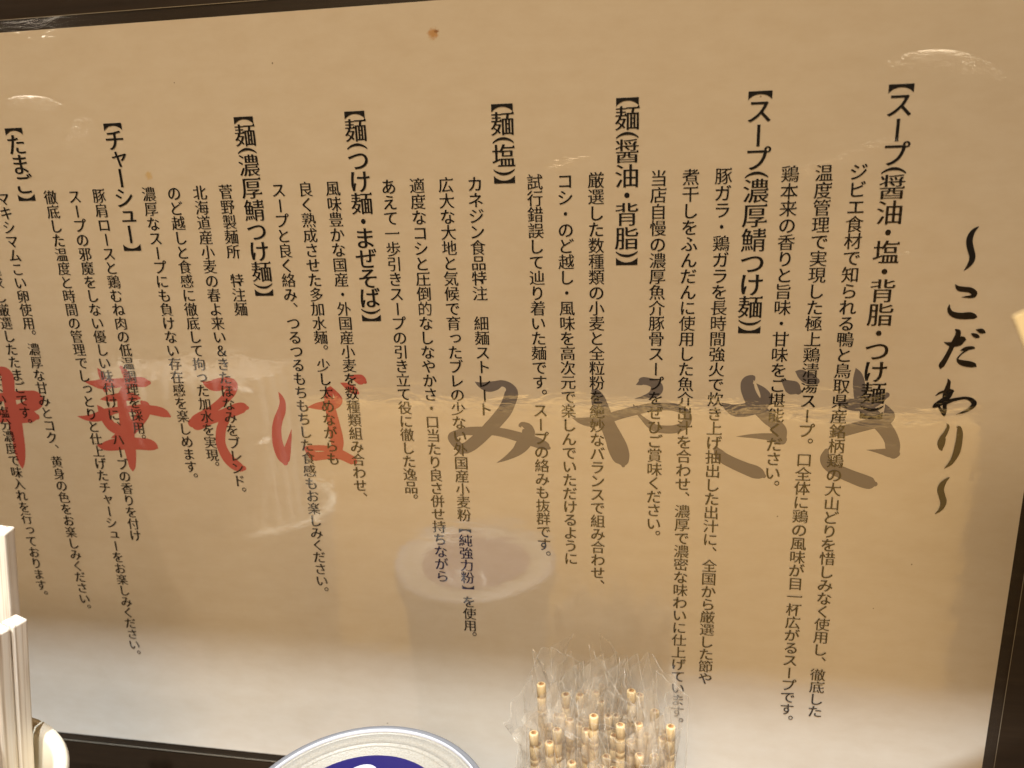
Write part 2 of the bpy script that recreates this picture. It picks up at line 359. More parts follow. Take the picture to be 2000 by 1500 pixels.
# sheet outline, mm relative to the text origin
L_, R_, T_, B_ = -249.3, 170.7, 54.3, -242.8
def text_mesh(name, items, depth, m, parent):
    """items: (char, x_em, y_em, size_em, heavy)"""
    V, F = [], []
    for ch, x, y, sz, heavy in items:
        if ch in ' 　': continue
        v, f = glyph(ch, heavy); o = len(V)
        V += [((x + a * sz) * EM, -depth, (y + b * sz) * EM) for a, b in v]
        F += [tuple(i + o for i in q) for q in f]
    me = bpy.data.meshes.new(name); me.from_pydata(V, [], F); me.validate()
    bm = bmesh.new(); bm.from_mesh(me)
    for f in bm.faces:
        f.normal_update()
        if f.normal.y > 0: f.normal_flip()
    bm.to_mesh(me); bm.free()
    return link(name, me, m, parent)
BRAND = {
 'mi': [[(-13.19,-71.3,0.05),(-11.37,-72.42,1.52),(-8.64,-73.15,2.83),(-5.88,-72.73,2.72),(-3.35,-71.78,1.81),(-0.91,-72.78,2.25),(0.04,-75.17,3.72),(-1.14,-79.02,3.79),(-2.75,-82.14,3.94),(-5.26,-85.31,3.84),(-7.91,-88.24,3.82),(-10.43,-90.8,3.63),(-12.84,-93.11,3.65),(-15.78,-95.59,3.54),(-18.45,-97.27,3.03),(-19.55,-98.38,1.59)],
  [(-18.98,-97.56,2.11),(-21.2,-95.35,2.64),(-22.64,-93.38,2.63),(-22.45,-92.18,2.5),(-20.71,-91.07,1.96),(-17.57,-90.27,2.3),(-14.23,-90.06,2.55),(-10.39,-89.88,2.46),(-6.59,-90.04,2.45),(-2.82,-90.6,2.7),(0.93,-91.55,2.88),(4.66,-92.63,3.08),(8.38,-93.7,3.12),(11.34,-94.93,2.68),(12.57,-95.54,1.92),(13.06,-95.79,1.02)],
  [(3.17,-88.23,0.15),(2.76,-87.59,0.92),(3.7,-87.04,1.4),(5.42,-87.91,2.29),(5.76,-89.2,3.44),(5.57,-91.29,3.84),(4.38,-93.42,4.11),(2.93,-95.57,3.74),(1.23,-97.47,2.85),(-1.37,-99.41,1.82),(-3.97,-100.97,0.92),(-6.45,-102.25,0.05)]],
 'ya': [[(21.75,-84.3,0.05),(24.66,-85.18,1.79),(27.56,-85.52,2.73),(30.46,-85.25,2.77),(34.79,-83.88,2.71),(39.55,-82.26,2.57),(44.28,-80.91,2.55),(48.96,-79.69,2.29),(53.62,-79.35,2.11),(57.11,-79.53,2.11),(60.14,-80.58,2.03),(61.68,-82.28,2.03),(61.62,-84.52,2.28),(60.27,-86.3,2.29),(57.5,-87.5,2.3),(54.23,-87.71,2.23),(50.94,-87.29,2.07),(48.57,-85.83,1.83),(46.43,-83.87,1.1),(44.76,-82.02,0.73),(43.68,-80.04,0.73),(43.08,-78.73,0.15)],
  [(29.21,-74.07,0.98),(29.92,-74.56,2.2),(30.75,-76.66,3.67),(31.69,-79.66,4.17),(33.11,-83.41,4.19),(34.54,-87.19,4.21),(36.22,-90.98,4.72),(37.67,-94.8,5.36),(38.89,-98.38,4.88),(39.62,-100.44,3.26),(39.74,-101.74,1.01)],
  [(43.97,-71.66,0.05),(45.6,-70.86,1.55),(46.29,-70.23,2.1),(48.38,-70.45,2.14),(50.36,-71.28,2.62),(51.19,-72.61,3.22),(50.52,-74.09,2.99),(48.91,-75.23,1.68),(46.58,-76.01,0.84),(43.66,-76.63,0.05)]],
 'za': [[(72.87,-77.59,0.06),(74.96,-79.07,1.97),(77.45,-80.19,3.24),(80.42,-80.13,3.65),(83.59,-79.04,3.92),(85.95,-77.83,3.9),(87.21,-76.5,3.05),(87.26,-74.77,2.63),(85.96,-72.63,1.6),(84.14,-70.64,0.11)],
  [(83.48,-69.65,0.11),(82.85,-68.66,1.52),(81.31,-69.97,3.1),(81.28,-72.27,3.47),(82.34,-75.14,3.62),(84.08,-78.01,3.91),(86.35,-80.59,3.35),(88.6,-82.89,3.36),(90.85,-84.89,3.08),(92.29,-86.91,3.65),(92.94,-88.96,3.23),(93.58,-90.87,1.97)],
  [(93.82,-90.27,1.97),(92.2,-90.02,2.68),(89.48,-89.5,2.03),(86.24,-89.35,1.59),(83.53,-89.34,1.14),(81.09,-89.49,0.68),(78.37,-89.65,0.06)],
  [(71.61,-93.91,0.87),(72.41,-95.55,2.32),(74.29,-97.62,3.05),(77.67,-99.49,3.19),(81.88,-101.33,3.42),(85.24,-102.59,3.62),(87.19,-103.43,2.6),(88.18,-103.91,1.16)],
  [(92,-68.91,0.16),(93.49,-70.23,1.91),(95.13,-71.48,3.55),(96.63,-72.37,3.42),(97.72,-73.16,1.64)],
  [(96.34,-66.22,0.11),(97.72,-66.77,1.95),(99.62,-68.02,2.84),(101.49,-68.84,2.98),(103.21,-69.52,1.62)]],
 'ki': [[(115.22,-64.94,0.11),(115.91,-66.74,1.78),(116.43,-69.15,2.74),(116.95,-72.19,3.04),(117.74,-75.23,3.35),(119.07,-77.97,3.5),(120.93,-80.41,3.66),(123.05,-82.53,3.81),(125.16,-84.65,3.81),(127.04,-87.1,3.67),(128.36,-89.57,3.53),(129,-92.07,3.54),(129.49,-94.42,2.67)],
  [(130.32,-94.4,1.78),(128.49,-94.14,2.52),(125.67,-93.75,1.54),(122.85,-93.46,0.6),(120.82,-93.3,0.06)],
  [(111.36,-77.26,1.47),(113.18,-77.22,2.64),(115.97,-77.42,3.36),(119.27,-77.05,3.5),(121.92,-75.77,3.48),(124.01,-74.51,2.89),(125.47,-73.94,1.44)],
  [(111.39,-87.2,2.39),(113.33,-86.67,2.98),(117.43,-85.31,2.96),(121.5,-83.96,3),(124.73,-82.8,3.51),(126.52,-81.21,3.44),(126.19,-79.06,1.74),(125.35,-77.24,0.17)],
  [(108.12,-93.97,1.21),(107.76,-96.23,2.37),(108.49,-98.47,2.8),(110.63,-100.34,3.05),(113.89,-101.85,3.35),(117.43,-103.34,3.5),(120.95,-104.67,3.64),(123.28,-105.33,3.18),(124.48,-105.51,1.36)]],
 'naka': [[(-210.03,-70.3,1.98),(-207.86,-69.96,3.63),(-206.05,-71.82,4.62),(-206.55,-76.86,4.32),(-207.16,-81.63,4.35),(-207.24,-86.43,4.71),(-206.97,-91.26,5.08),(-207.05,-96.14,4.6),(-207.31,-101.06,4.29),(-207.75,-106.03,3.45),(-207.99,-109.37,2.08),(-208.09,-111.38,0.35)],
  [(-215.9,-81.47,2.7),(-212.95,-80.94,2.85),(-207.87,-80.21,2.67),(-202.52,-79.7,2.93),(-197.29,-79.55,3.04),(-195.01,-80.14,3.97),(-194.67,-81.72,4.64),(-197.5,-83.52,4.49),(-200.86,-84.54,3.34),(-204.43,-84.93,2.01)],
  [(-196.21,-88.6,2.01),(-198.24,-88.32,3.95),(-201.78,-88.56,4.37),(-205.34,-88.8,4.38),(-209.86,-88.58,4.06),(-215.58,-88.87,4.08),(-218.36,-88.6,3.07)],
  [(-215.59,-80.18,3.36),(-216.69,-84.69,3.38),(-217.81,-89.24,3.41)]],
 'hana': [[(-164.51,-67.86,0.13),(-163.49,-70.01,1.93),(-162.71,-72.24,2.13),(-162.46,-74.48,2.2),(-162.72,-76.73,1.67)],
  [(-171.46,-73.45,0.13),(-168.1,-74.08,1.61),(-164.02,-74.5,3.17),(-159.1,-74.04,2.99),(-152.83,-73.54,2.81),(-147.67,-73.31,3.12),(-144.98,-73.43,2.89),(-143.13,-73.5,1.31)],
  [(-154.15,-67.44,0.98),(-152.77,-69.57,2.3),(-152.05,-72.1,2.64),(-152.69,-74.65,2.32),(-154.71,-77.25,2.49),(-156.06,-79.85,2.84),(-156.49,-83.09,3.19),(-156.36,-87,3.64),(-156.11,-91.26,4.58),(-156.26,-96.22,4.44),(-156.37,-101.22,4.05),(-156.53,-105.94,3.04),(-156.77,-109.16,2.08),(-156.86,-110.63,0.56)],
  [(-165.76,-80.73,0.13),(-162.01,-80.21,2.02),(-157.4,-79.61,2.47),(-153.9,-79.32,2.73),(-150.5,-79.49,2.39),(-148.34,-79.87,0.8)],
  [(-167.55,-83.24,0.27),(-166.41,-84.92,2.1),(-165.1,-87.19,3.13),(-164.5,-89.48,3.41),(-162.54,-92.07,3.58),(-159.31,-93.48,3.58),(-155.93,-94.06,3.06)],
  [(-177.53,-87.96,0.07),(-174.53,-88.55,1.37),(-171,-88.54,2.4),(-167.7,-87.9,3),(-164.62,-86.52,2.99),(-159.82,-85.11,2.02),(-154.86,-84.52,2.01),(-149.99,-84.26,2.51),(-147.24,-84.2,3),(-144.58,-84.63,3),(-141.25,-85.11,3.16),(-138.33,-85.96,2.65),(-136.33,-87.14,0.66)],
  [(-147.46,-81.62,1.33),(-146.32,-82.89,2.99),(-147.12,-85.5,3.67),(-149.31,-88.15,3.69),(-151.86,-90.82,3.71),(-154.79,-93.53,3.4)],
  [(-163.98,-96.83,0.14),(-161.16,-95.85,1.71),(-158.15,-94.78,2.05)],
  [(-170.43,-100.3,0.69),(-167.71,-100.56,2.7),(-163.31,-99.75,3.79),(-158.26,-99.11,3.77),(-152.29,-98.93,3.93),(-147.14,-99.28,3.67),(-144.85,-100.05,2.24),(-143.98,-100.58,0.41)]],
 'so': [[(-120.36,-72.71,0.12),(-118.49,-73.88,2.05),(-115.85,-74.27,3.45),(-112.78,-73.66,3.79),(-109.69,-72.9,3.05),(-107.86,-73.59,3.05),(-108.11,-75.29,3.06),(-109.75,-77.46,3.07),(-112.18,-79.8,2.7),(-115.22,-82.16,2.6),(-118.9,-84.56,2.44),(-122.21,-86.38,2.69),(-125.29,-88.51,3.31),(-126.57,-89.86,2.71)],
  [(-127.32,-89.73,2.71),(-125.78,-89.7,4.52),(-122.9,-88.89,4.2),(-119.69,-87.79,3.65),(-115.26,-86.52,3.27),(-110.82,-84.97,3.4),(-107.01,-83.44,3.53),(-104.54,-82.82,2.93),(-103.07,-82.93,1.17)],
  [(-112.08,-86.45,2.07),(-113.09,-88.22,2.68),(-114.64,-90.6,2.99),(-115.68,-93.57,3.15),(-116.25,-97.44,3.17),(-115.54,-101,3.33),(-113.87,-104.25,3.65),(-111.45,-106.57,3.65),(-109.16,-107.7,2.74),(-107.82,-107.89,1.52)]],
 'ba': [[(-89.49,-76.44,0.11),(-88.72,-78.25,1.23),(-88.29,-80.68,1.92),(-89.1,-83.95,2.54),(-90.76,-87.27,2.77),(-91.87,-90.6,2.93),(-92.29,-93.93,3.08),(-92.27,-97.27,3.38),(-91.55,-100.61,3.67),(-90.72,-103.12,3.4),(-90.1,-105.02,1.7)],
  [(-85.87,-91.13,0.06),(-86.86,-94.34,1),(-87.96,-97.7,1.74),(-89.03,-100.82,2.54),(-89.8,-103.65,2.55),(-90.07,-104.79,1.42)],
  [(-68.44,-73.79,0.11),(-69.13,-75.78,2.2),(-69.54,-78.45,2.69),(-69.44,-81.39,2.97),(-69.06,-84.34,3.39),(-68.65,-88.39,3.81),(-68.11,-92.46,3.97),(-67.92,-96.02,3.99),(-67.92,-98.77,3.04)],
  [(-78.4,-82.27,0.11),(-75.2,-81.83,1.79),(-72.17,-81.5,2.57),(-69.41,-81.12,2.97),(-67.17,-80.41,3.23),(-65.72,-79.45,2.42),(-65.86,-78.12,2.14),(-66.88,-76.15,1.34),(-68.27,-73.97,0.21)],
  [(-81.06,-98.61,0.56),(-79.81,-98.72,1.67),(-77.57,-98.57,1.73),(-73.41,-98.52,1.83),(-70.46,-99.4,2.49)],
  [(-80.67,-98.88,1.4),(-79.44,-100.38,2.66),(-77.91,-101.72,2.94),(-76.25,-101.81,2.65),(-73.43,-101.44,2.51),(-70.32,-100.79,3.05)],
  [(-70.49,-99.68,3.32),(-68.62,-100.32,3.6),(-66.23,-101.21,3.1),(-63.87,-102.39,2.9),(-62.3,-103.17,2.76),(-61.78,-103.43,1.93)],
  [(-60.25,-69.92,0.53),(-58.18,-70.49,2.11),(-56.38,-71.12,3.03),(-55.11,-71.68,2.24),(-54.61,-72.01,1.05)],
  [(-64.28,-72.49,0.16),(-62.44,-73.3,1.59),(-60.42,-74.59,2.39),(-58.41,-75.87,1.86),(-57.78,-76.26,0.8)]],
}
TITLE = {
 'wave': [[(146.87,-19.95,0.28),(145.74,-21.02,1),(144.97,-22.76,1.5),(144.89,-24.63,1.6),(145.52,-26.72,1.61),(146.17,-28.61,1.51),(146.19,-30.08,1.42),(145.57,-31.54,1.01),(144.25,-33.3,0.08)]],
 'ko': [[(142.21,-37.52,0.08),(143.43,-38.75,1.23),(145.04,-39.09,1.36),(146.64,-39.31,1.4),(147.9,-40.07,1.44),(148.08,-40.83,1.36),(147.55,-41.3,0.9),(146.09,-41.46,0.52),(144.49,-41.56,0.06)],
  [(141.32,-43.97,0.25),(141.26,-45.23,0.83),(141.99,-46.54,1.25),(143.57,-47.31,1.58),(145.58,-47.53,1.77),(147.55,-47.43,1.87),(149.07,-47.75,1.24),(149.52,-47.86,0.41)]],
 'da': [[(143.85,-51.89,0.26),(144.72,-52.53,1.23),(144.77,-53.82,1.42),(144.23,-55.42,1.52),(143.52,-57.23,1.24),(142.69,-59.66,1.25),(141.83,-61.89,1.35),(141.01,-63.63,1.45),(140.85,-64.39,0.66)],
  [(140.94,-56,0.08),(142.36,-56.53,0.95),(143.63,-56.63,1.52),(145.02,-56.12,2.09),(146.03,-55.41,2.09),(146.82,-55.21,1.04),(147.18,-55.21,0.38)],
  [(145.9,-54.26,0.38),(146.42,-54.91,1.33),(146.05,-55.61,1.52)],
  [(146.03,-58.74,0.08),(147.24,-58.21,0.95),(148.47,-57.91,1.06),(149.53,-57.8,0.85),(150.12,-57.88,0.27)],
  [(147.99,-58.51,0.57),(146.67,-59.63,0.4),(145.72,-60.85,0.42),(145.57,-61.66,0.54),(146.25,-62.36,1.19),(147.57,-62.85,1.57),(149.23,-63.14,1.65),(150.53,-63.43,1.3),(151.15,-63.79,0.46)],
  [(149.86,-51.88,0.11),(151.23,-52.26,1.22),(152.07,-52.61,1.03),(152.58,-52.85,0.34)],
  [(148.65,-53.17,0.15),(149.6,-53.65,1.04),(150.55,-54.1,0.98),(151.08,-54.36,0.26)]],
 'wa': [[(143.33,-68.04,0.08),(143.81,-69.1,0.87),(143.69,-70.55,1.17),(143.5,-72.21,1.56),(143.32,-74.08,1.57),(143.38,-76.38,1.08),(143.51,-78.47,1.09),(143.53,-80.05,0.89),(143.46,-80.54,0.4)],
  [(140.34,-73.8,0.2),(141.44,-72.86,0.59),(142.86,-72.32,0.7),(143.96,-72.2,1.17),(144.89,-72.29,1.17),(145.44,-72.3,0.47)],
  [(145.14,-72.08,0.78),(144.29,-73.65,1.47),(142.99,-75.34,1.77),(141.62,-76.41,1.67),(140.5,-77.21,1.22),(140.1,-77.53,0.67)],
  [(141.74,-77.56,0.59),(142.74,-79.12,0.79),(143.55,-80.33,0.79)],
  [(142.72,-76.29,1.18),(143.8,-75.95,1.22),(145.56,-75.19,0.98),(147.71,-74.63,0.78),(149.52,-74.43,0.74),(151.05,-74.98,1.07),(152.09,-76.11,1.29),(151.67,-77.26,1.17),(150.35,-78.54,0.78),(148.79,-79.41,0.49),(147.19,-80.04,0.08)]],
 'ri': [[(144.63,-83.23,0.09),(145.2,-84.33,0.77),(144.69,-86.36,1.11),(143.85,-88.28,1.45),(143.5,-89.96,1.67),(143.74,-91.63,1.34),(144.03,-92.44,0.54)],
  [(144.8,-88.45,0.18),(144.52,-89.69,0.67),(144.15,-91.14,0.89)],
  [(147.7,-84.34,0.13),(148.53,-84.6,0.92),(148.92,-86.25,1.54),(149.03,-88.61,1.73),(148.92,-91,1.91),(148.66,-93.4,1.79),(147.88,-95.84,1.35),(146.92,-97.56,0.9),(145.53,-98.92,0.09)]],
 'wave2': [[(147.33,-102.25,0.41),(146.28,-103.44,1.02),(145.4,-105.2,1.71),(145.26,-106.93,1.78),(145.89,-108.89,1.79),(146.52,-110.85,1.72),(146.39,-112.61,1.38),(145.6,-114.27,0.81),(144.37,-115.49,0.14)]],
}
BODY = [  # column number (from the right), leading blanks, text
 (0, 0, 'ジビエ食材で知られる鴨と鳥取県産銘柄鶏の大山どりを惜しみなく使用し、徹底した'),
 (1, 0, '温度管理で実現した極上鶏清湯スープ。口全体に鶏の風味が目一杯広がるスープです。'),
 (2, 0, '鶏本来の香りと旨味・甘味をご堪能ください。'),
 (4, 0, '豚ガラ・鶏ガラを長時間強火で炊き上げ抽出した出汁に、全国から厳選した節や'),
 (5, 0, '煮干しをふんだんに使用した魚介出汁を合わせ、濃厚で濃密な味わいに仕上げています。'),
 (6, 0, '当店自慢の濃厚魚介豚骨スープをぜひご賞味ください。'),
 (8, 0, '厳選した数種類の小麦と全粒粉を絶妙なバランスで組み合わせ、'),
 (9, 0, 'コシ・のど越し・風味を高次元で楽しんでいただけるように'),
 (10, 0, '試行錯誤して辿り着いた麺です。スープの絡みも抜群です。'),
 (12, 0, 'カネジン食品特注　細麺ストレート'),
 (13, 0, '広大な大地と気候で育ったブレの少ない外国産小麦粉【純強力粉】を使用。'),
 (14, 0, '適度なコシと圧倒的なしなやかさ・口当たり良さ併せ持ちながら'),
 (15, 0, 'あえて一歩引きスープの引き立て役に徹した逸品。'),
 (17, 0, '風味豊かな国産・外国産小麦を数種類組み合わせ、'),
 (18, 0, '良く熟成させた多加水麺。少し太めながらも'),
 (19, 0, 'スープと良く絡み、つるつるもちもちした食感もお楽しみください。'),
 (21, 0, '菅野製麺所　特注麺'),
 (22, 0, '北海道産小麦の春よ来い＆きたほなみをブレンド。'),
 (23, 0, 'のど越しと食感に徹底して拘った加水を実現。'),
 (24, 0, '濃厚なスープにも負けない存在感を楽しめます。'),
 (26, 0, '豚肩ロースと鶏むね肉の低温調理を採用。'),
 (27, 0, 'スープの邪魔をしない優しい味付けに、ハーブの香りを付け'),
 (28, 0, '徹底した温度と時間の管理でしっとりと仕上げたチャーシューをお楽しみください。'),
 (30, 0, 'マキシマムこい卵使用。濃厚な甘みとコク、黄身の色をお楽しみください。'),
 (31, 5, '追求し厳選したたまごです。'),
 (32, 13, '程よい塩分濃度で味入れを行っております。')]
HEADS = [(-1, '【スープ(醤油・塩・背脂・つけ麺)】'), (3, '【スープ(濃厚鯖つけ麺)】'), (7, '【麺(醤油・背脂)】'), (11, '【麺(塩)】'),
 (16, '【麺(つけ麺・まぜそば)】'), (20, '【麺(濃厚鯖つけ麺)】'), (25, '【チャーシュー】'), (29, '【たまご】')]
colx = lambda k: 21.08 - 1.911 * k
D_BRUSH, D_TEXT = 0.00004, 0.00030
def adv(c):
    if c in '()【】': return 0.45
    if c == '・': return 0.85
    if c in 'ャュョ': return 1.12
    if c == 'ー': return 1.36
    return 1.46 if ord(c) >= 0x4e00 else 1.33
for k, lead, s in BODY:
    it = [(c, colx(k), -(lead + i + 0.5), 1.0, False) for i, c in enumerate(s)]
    text_mesh('body_text', it, D_TEXT, M['ink'], menu)
for k, s in HEADS:
    y = 4.0 + adv('【') / 2; it = []
    for c in s:
        h = adv(c); it.append((c, colx(k), y - h / 2, 1.46 if c not in 'ャュョ' else 1.4, True)); y -= h
    text_mesh('heading_text', it, D_TEXT, M['ink'], menu)
# ---- brush strokes: centre line and width in mm on the sheet
def cr(pts, n=7):
    out = []
    P = [pts[0]] + pts + [pts[-1]]
    for i in range(1, len(P) - 2):
        p0, p1, p2, p3 = P[i - 1:i + 3]
        for j in range(n):
            t = j / n
            out.append(tuple(0.5 * (2 * b + (c - a) * t + (2 * a - 5 * b + 4 * c - d) * t * t + (3 * b - a - 3 * c + d) * t**3) for a, b, c, d in zip(p0, p1, p2, p3)))
    out.append(pts[-1]); return out
WK = 1.30
def brush(name, strokes, depth, m, parent):
    V, F = [], []
    for si, st in enumerate(strokes):
        c = cr(st); n = len(c); dp = depth + si * 0.000010; o = len(V)
        for i, (x, y, w) in enumerate(c):
            a, b = c[max(i - 1, 0)], c[min(i + 1, n - 1)]
            dx, dy = b[0] - a[0], b[1] - a[1]; L = math.hypot(dx, dy) or 1; w = max(w * WK, 0.02) / 2; dp += 3e-7
            V.append(((x - dy / L * w) / 1000, -dp, (y + dx / L * w) / 1000)); V.append(((x + dy / L * w) / 1000, -dp, (y - dx / L * w) / 1000))
        for i in range(n - 1): F.append((o + 2 * i, o + 2 * i + 1, o + 2 * i + 3, o + 2 * i + 2))
        for e, s in ((0, 1), (n - 1, -1)):                 # round ends
            x, y, w = c[e]; a = c[e + s]
            ang = math.atan2(y - a[1], x - a[0]); r = max(w * WK, 0.02) / 2; b0 = len(V)
            V.append((x / 1000, -dp, y / 1000))
            for k in range(9):
                t = ang - math.pi / 2 + math.pi * k / 8
                V.append(((x + math.cos(t) * r) / 1000, -dp, (y + math.sin(t) * r) / 1000))
            for k in range(8): F.append((b0, b0 + 1 + k, b0 + 2 + k))
    me = bpy.data.meshes.new(name); me.from_pydata(V, [], F)
    bm = bmesh.new(); bm.from_mesh(me)
    for f in bm.faces:
        f.normal_update()
        if f.normal.y > 0: f.normal_flip()
    bm.to_mesh(me); bm.free()
    return link(name, me, m, parent)
for k, st in BRAND.items():
    brush('brush_character', st, D_BRUSH, M['grey' if k in ('mi', 'ya', 'za', 'ki') else 'red'], menu)
WK = 1.16
for k, st in TITLE.items():
    brush('title_character', st, D_TEXT, M['ink'], menu)
# ---- sheet and film border
bm = bmesh.new()
nx, nz = 60, 44
g = [[bm.verts.new(((L_ + (R_ - L_) * i / nx) / 1000, 0, (B_ + (T_ - B_) * j / nz) / 1000)) for j in range(nz + 1)] for i in range(nx + 1)]
for i in range(nx):
    for j in range(nz): bm.faces.new((g[i][j], g[i + 1][j], g[i + 1][j + 1], g[i][j + 1]))
bmesh.ops.recalc_face_normals(bm, faces=bm.faces)
for f in bm.faces:
    if f.normal.y > 0: f.normal_flip()
bm_obj('paper_sheet', bm, M['paper'], menu)
def ring(name, a, b, y, m, thick=0.0):
    """rectangular ring a mm .. b mm outside the sheet edge"""
    bm = bmesh.new()
    i = [(L_ - a, B_ - a), (R_ + a, B_ - a), (R_ + a, T_ + a), (L_ - a, T_ + a)]
    o = [(L_ - b, B_ - b), (R_ + b, B_ - b), (R_ + b, T_ + b), (L_ - b, T_ + b)]
    vi = [bm.verts.new((x / 1000, y, z / 1000)) for x, z in i]; vo = [bm.verts.new((x / 1000, y, z / 1000)) for x, z in o]
    for k in range(4): bm.faces.new((vi[k], vo[k], vo[(k + 1) % 4], vi[(k + 1) % 4]))
    if thick:
        vb = [bm.verts.new((x / 1000, y + thick, z / 1000)) for x, z in o]
        for k in range(4): bm.faces.new((vo[k], vb[k], vb[(k + 1) % 4], vo[(k + 1) % 4]))
    bmesh.ops.recalc_face_normals(bm, faces=bm.faces)
    return bm_obj(name, bm, m, menu)
ring('laminate_border', 0.0, 3.9, 0.00002, M['lam_edge'])
ring('laminate_edge_highlight', 3.9, 4.1, 0.0, M['edge_highlight'], 0.0004)

# ------------------------------------------------------------------ tub with lid
tx, ty, tz = -0.0366, -0.0818, Z0 - 0.186      # centre of the lid rim
tub = thing('seasoning_tub', 'round milky plastic tub with clear lid and blue label disc', 'tub', (tx, ty, 0))
H = tz; R = 0.0408
bm = bmesh.new()
lathe(bm, [(0, 0.0), (0.0315, 0.0), (0.033, 0.0015), (0.0372, H - 0.013), (0.0378, H - 0.008), (0.0372, H - 0.008), (0.0325, 0.004), (0, 0.004)], 72)
bm_obj('tub_body', bm, M['tub'], tub, smooth=True)
bm = bmesh.new()   # lid: outer flange, skirt
lathe(bm, [(0.0392, H - 0.010), (0.0402, H - 0.010), (0.0408, H - 0.0035), (0.0408, H - 0.0012), (0.0405, H - 0.0009), (0.0391, H - 0.0011), (0.0388, H - 0.004)], 96, close=True)
lid = bm_obj('lid_rim', bm, M['lid_clear'], tub, smooth=True)
bm = bmesh.new()
lathe(bm, [(0.0390, H - 0.003), (0.0389, H - 0.0009), (0.0386, H - 0.0006), (0.0383, H - 0.0009), (0.0382, H - 0.003)], 96, close=True)
bm_obj('lid_bead', bm, M['label_white'], tub, smooth=True)
bm = bmesh.new()
pr = [(0.0382, H - 0.0016), (0.0379, H - 0.0026), (0.0374, H - 0.0018), (0.0352, H - 0.0022), (0.0334, H - 0.0022), (0.0331, H - 0.0016), (0.0326, H - 0.0016), (0.0323, H - 0.0021), (0.0315, H - 0.0021), (0.0312, H - 0.0016), (0.0308, H - 0.0016), (0.0304, H - 0.0020), (0.0, H - 0.0020)]
lathe(bm, pr, 96)
bm_obj('lid_panel', bm, M['lid_panel'], tub, smooth=True)
bm = bmesh.new(); lathe(bm, [(0.0272, H - 0.0019), (0.0270, H - 0.0017), (0, H - 0.0017)], 72)
lab = bm_obj('label_disc', bm, M['label_blue'], tub)
# white script on the label (only its upper ends are in the frame)
def script(strokes):
    V, F = [], []
    for st in strokes:
        c = cr(st, 5); o = len(V)
        for i, (x, y, w) in enumerate(c):
            a, b = c[max(i - 1, 0)], c[min(i + 1, len(c) - 1)]
            dx, dy = b[0] - a[0], b[1] - a[1]; L = math.hypot(dx, dy) or 1
            for s in (1, -1): V.append(((x - s * dy / L * w / 2) / 1000, (y + s * dx / L * w / 2) / 1000, H - 0.0015))
        for i in range(len(c) - 1): F.append((o + 2 * i, o + 2 * i + 1, o + 2 * i + 3, o + 2 * i + 2))
    me = bpy.data.meshes.new('label_script'); me.from_pydata(V, [], F); return me
link('label_script', script([[(-12, 13, .5), (-10, 18, 1.5), (-7.0, 20.6, 1.9), (-4.0, 21.0, 1.9), (-2.2, 19, 1.7), (-4, 14, 1.5), (-8, 10, 1.2)],
     [(4.5, 10, 1.2), (7.0, 16, 1.6), (9.3, 21.5, 1.5)]]), M['label_white'], tub)

# ------------------------------------------------------------------ chopsticks in a cup
cx, cy = -0.168, -0.110
cup = thing('chopstick_cup', 'cream ceramic cup holding a bundle of pale chopsticks', 'cup', (cx, cy, 0))
ch = Z0 - 0.175
bm = bmesh.new()
lathe(bm, [(0, 0), (0.036, 0), (0.038, 0.002), (0.041, ch - 0.01), (0.0438, ch - 0.002), (0.0430, ch), (0.0402, ch), (0.0390, ch - 0.002), (0.0375, ch - 0.012), (0.0345, 0.006), (0, 0.006)], 72)
bm_obj('cup_body', bm, M['ceramic'], cup, smooth=True)
def stick_mesh(w, t, h):
    bm = bmesh.new()
    for s in (-1, 1):                                # two halves, scored down the middle
        x0, x1 = (-w / 2, -0.00025) if s < 0 else (0.00025, w / 2)
        box(bm, x0, x1, -t / 2, t / 2, 0, h, 0.0006, 2)
    box(bm, -0.0003, 0.0003, -t / 2 + 0.0008, t / 2 - 0.0008, 0.001, h - 0.012)
    me = bpy.data.meshes.new('chopstick_pair'); bm.to_mesh(me); bm.free(); me.materials.append(M['stick']); return me
SM = [stick_mesh(0.0105, 0.0052, 0.205), stick_mesh(0.0105, 0.0052, 0.1985)]
def stick(bot, top, yaw, k, label):
    b, t = Vector(bot), Vector(top); ax = (t - b).normalized()
    o = bpy.data.objects.new('chopstick_pair', SM[k]); COL.objects.link(o)
    xa = Vector((math.cos(yaw), math.sin(yaw), 0)); ya = ax.cross(xa).normalized(); xa = ya.cross(ax)
    Ln = (0.205, 0.1985)[k]
    o.matrix_world = Matrix.Translation(t - ax * Ln) @ Matrix((xa, ya, ax)).transposed().to_4x4()
    return tag(o, label, 'chopsticks', 'pale chopsticks standing in the cream cup')
# (x, y, z) of the top middle and of a point low inside the cup
zt = Z0 - 0.0985
stick((-0.1785, -0.0765, 0.02), (-0.1488, -0.0765, zt), 0.15, 0, 'tallest pale chopstick pair, blunt top rising highest at the left edge')
stick((-0.1725, -0.0830, 0.02), (-0.1443, -0.0840, Z0 - 0.127), 1.35, 1, 'shorter pale chopstick pair at the right side of the bundle')
for j in range(10):
    for i in range(8):
        x = -0.199 + i * 0.0076 + (0.003 if j % 2 else 0); y = -0.082 - j * 0.0058
        if math.hypot(x - cx, y - cy) > 0.033 or (x > -0.178 and j < 2): continue
        sx = -0.1958 + (x + 0.1708) * 1.95; sy = cy + (y - cy) * 1.1
        if sx > -0.150: continue
        stick((x, y, 0.02), (sx + random.uniform(-.001, .001), sy, zt + random.uniform(-0.0012, 0.0012) - 0.012 * abs(sx + 0.1958) * (j % 3 == 2)), random.uniform(-.08, .08), (i + j) % 2, 'pale chopstick pair crowded behind the two front pairs in the cup')

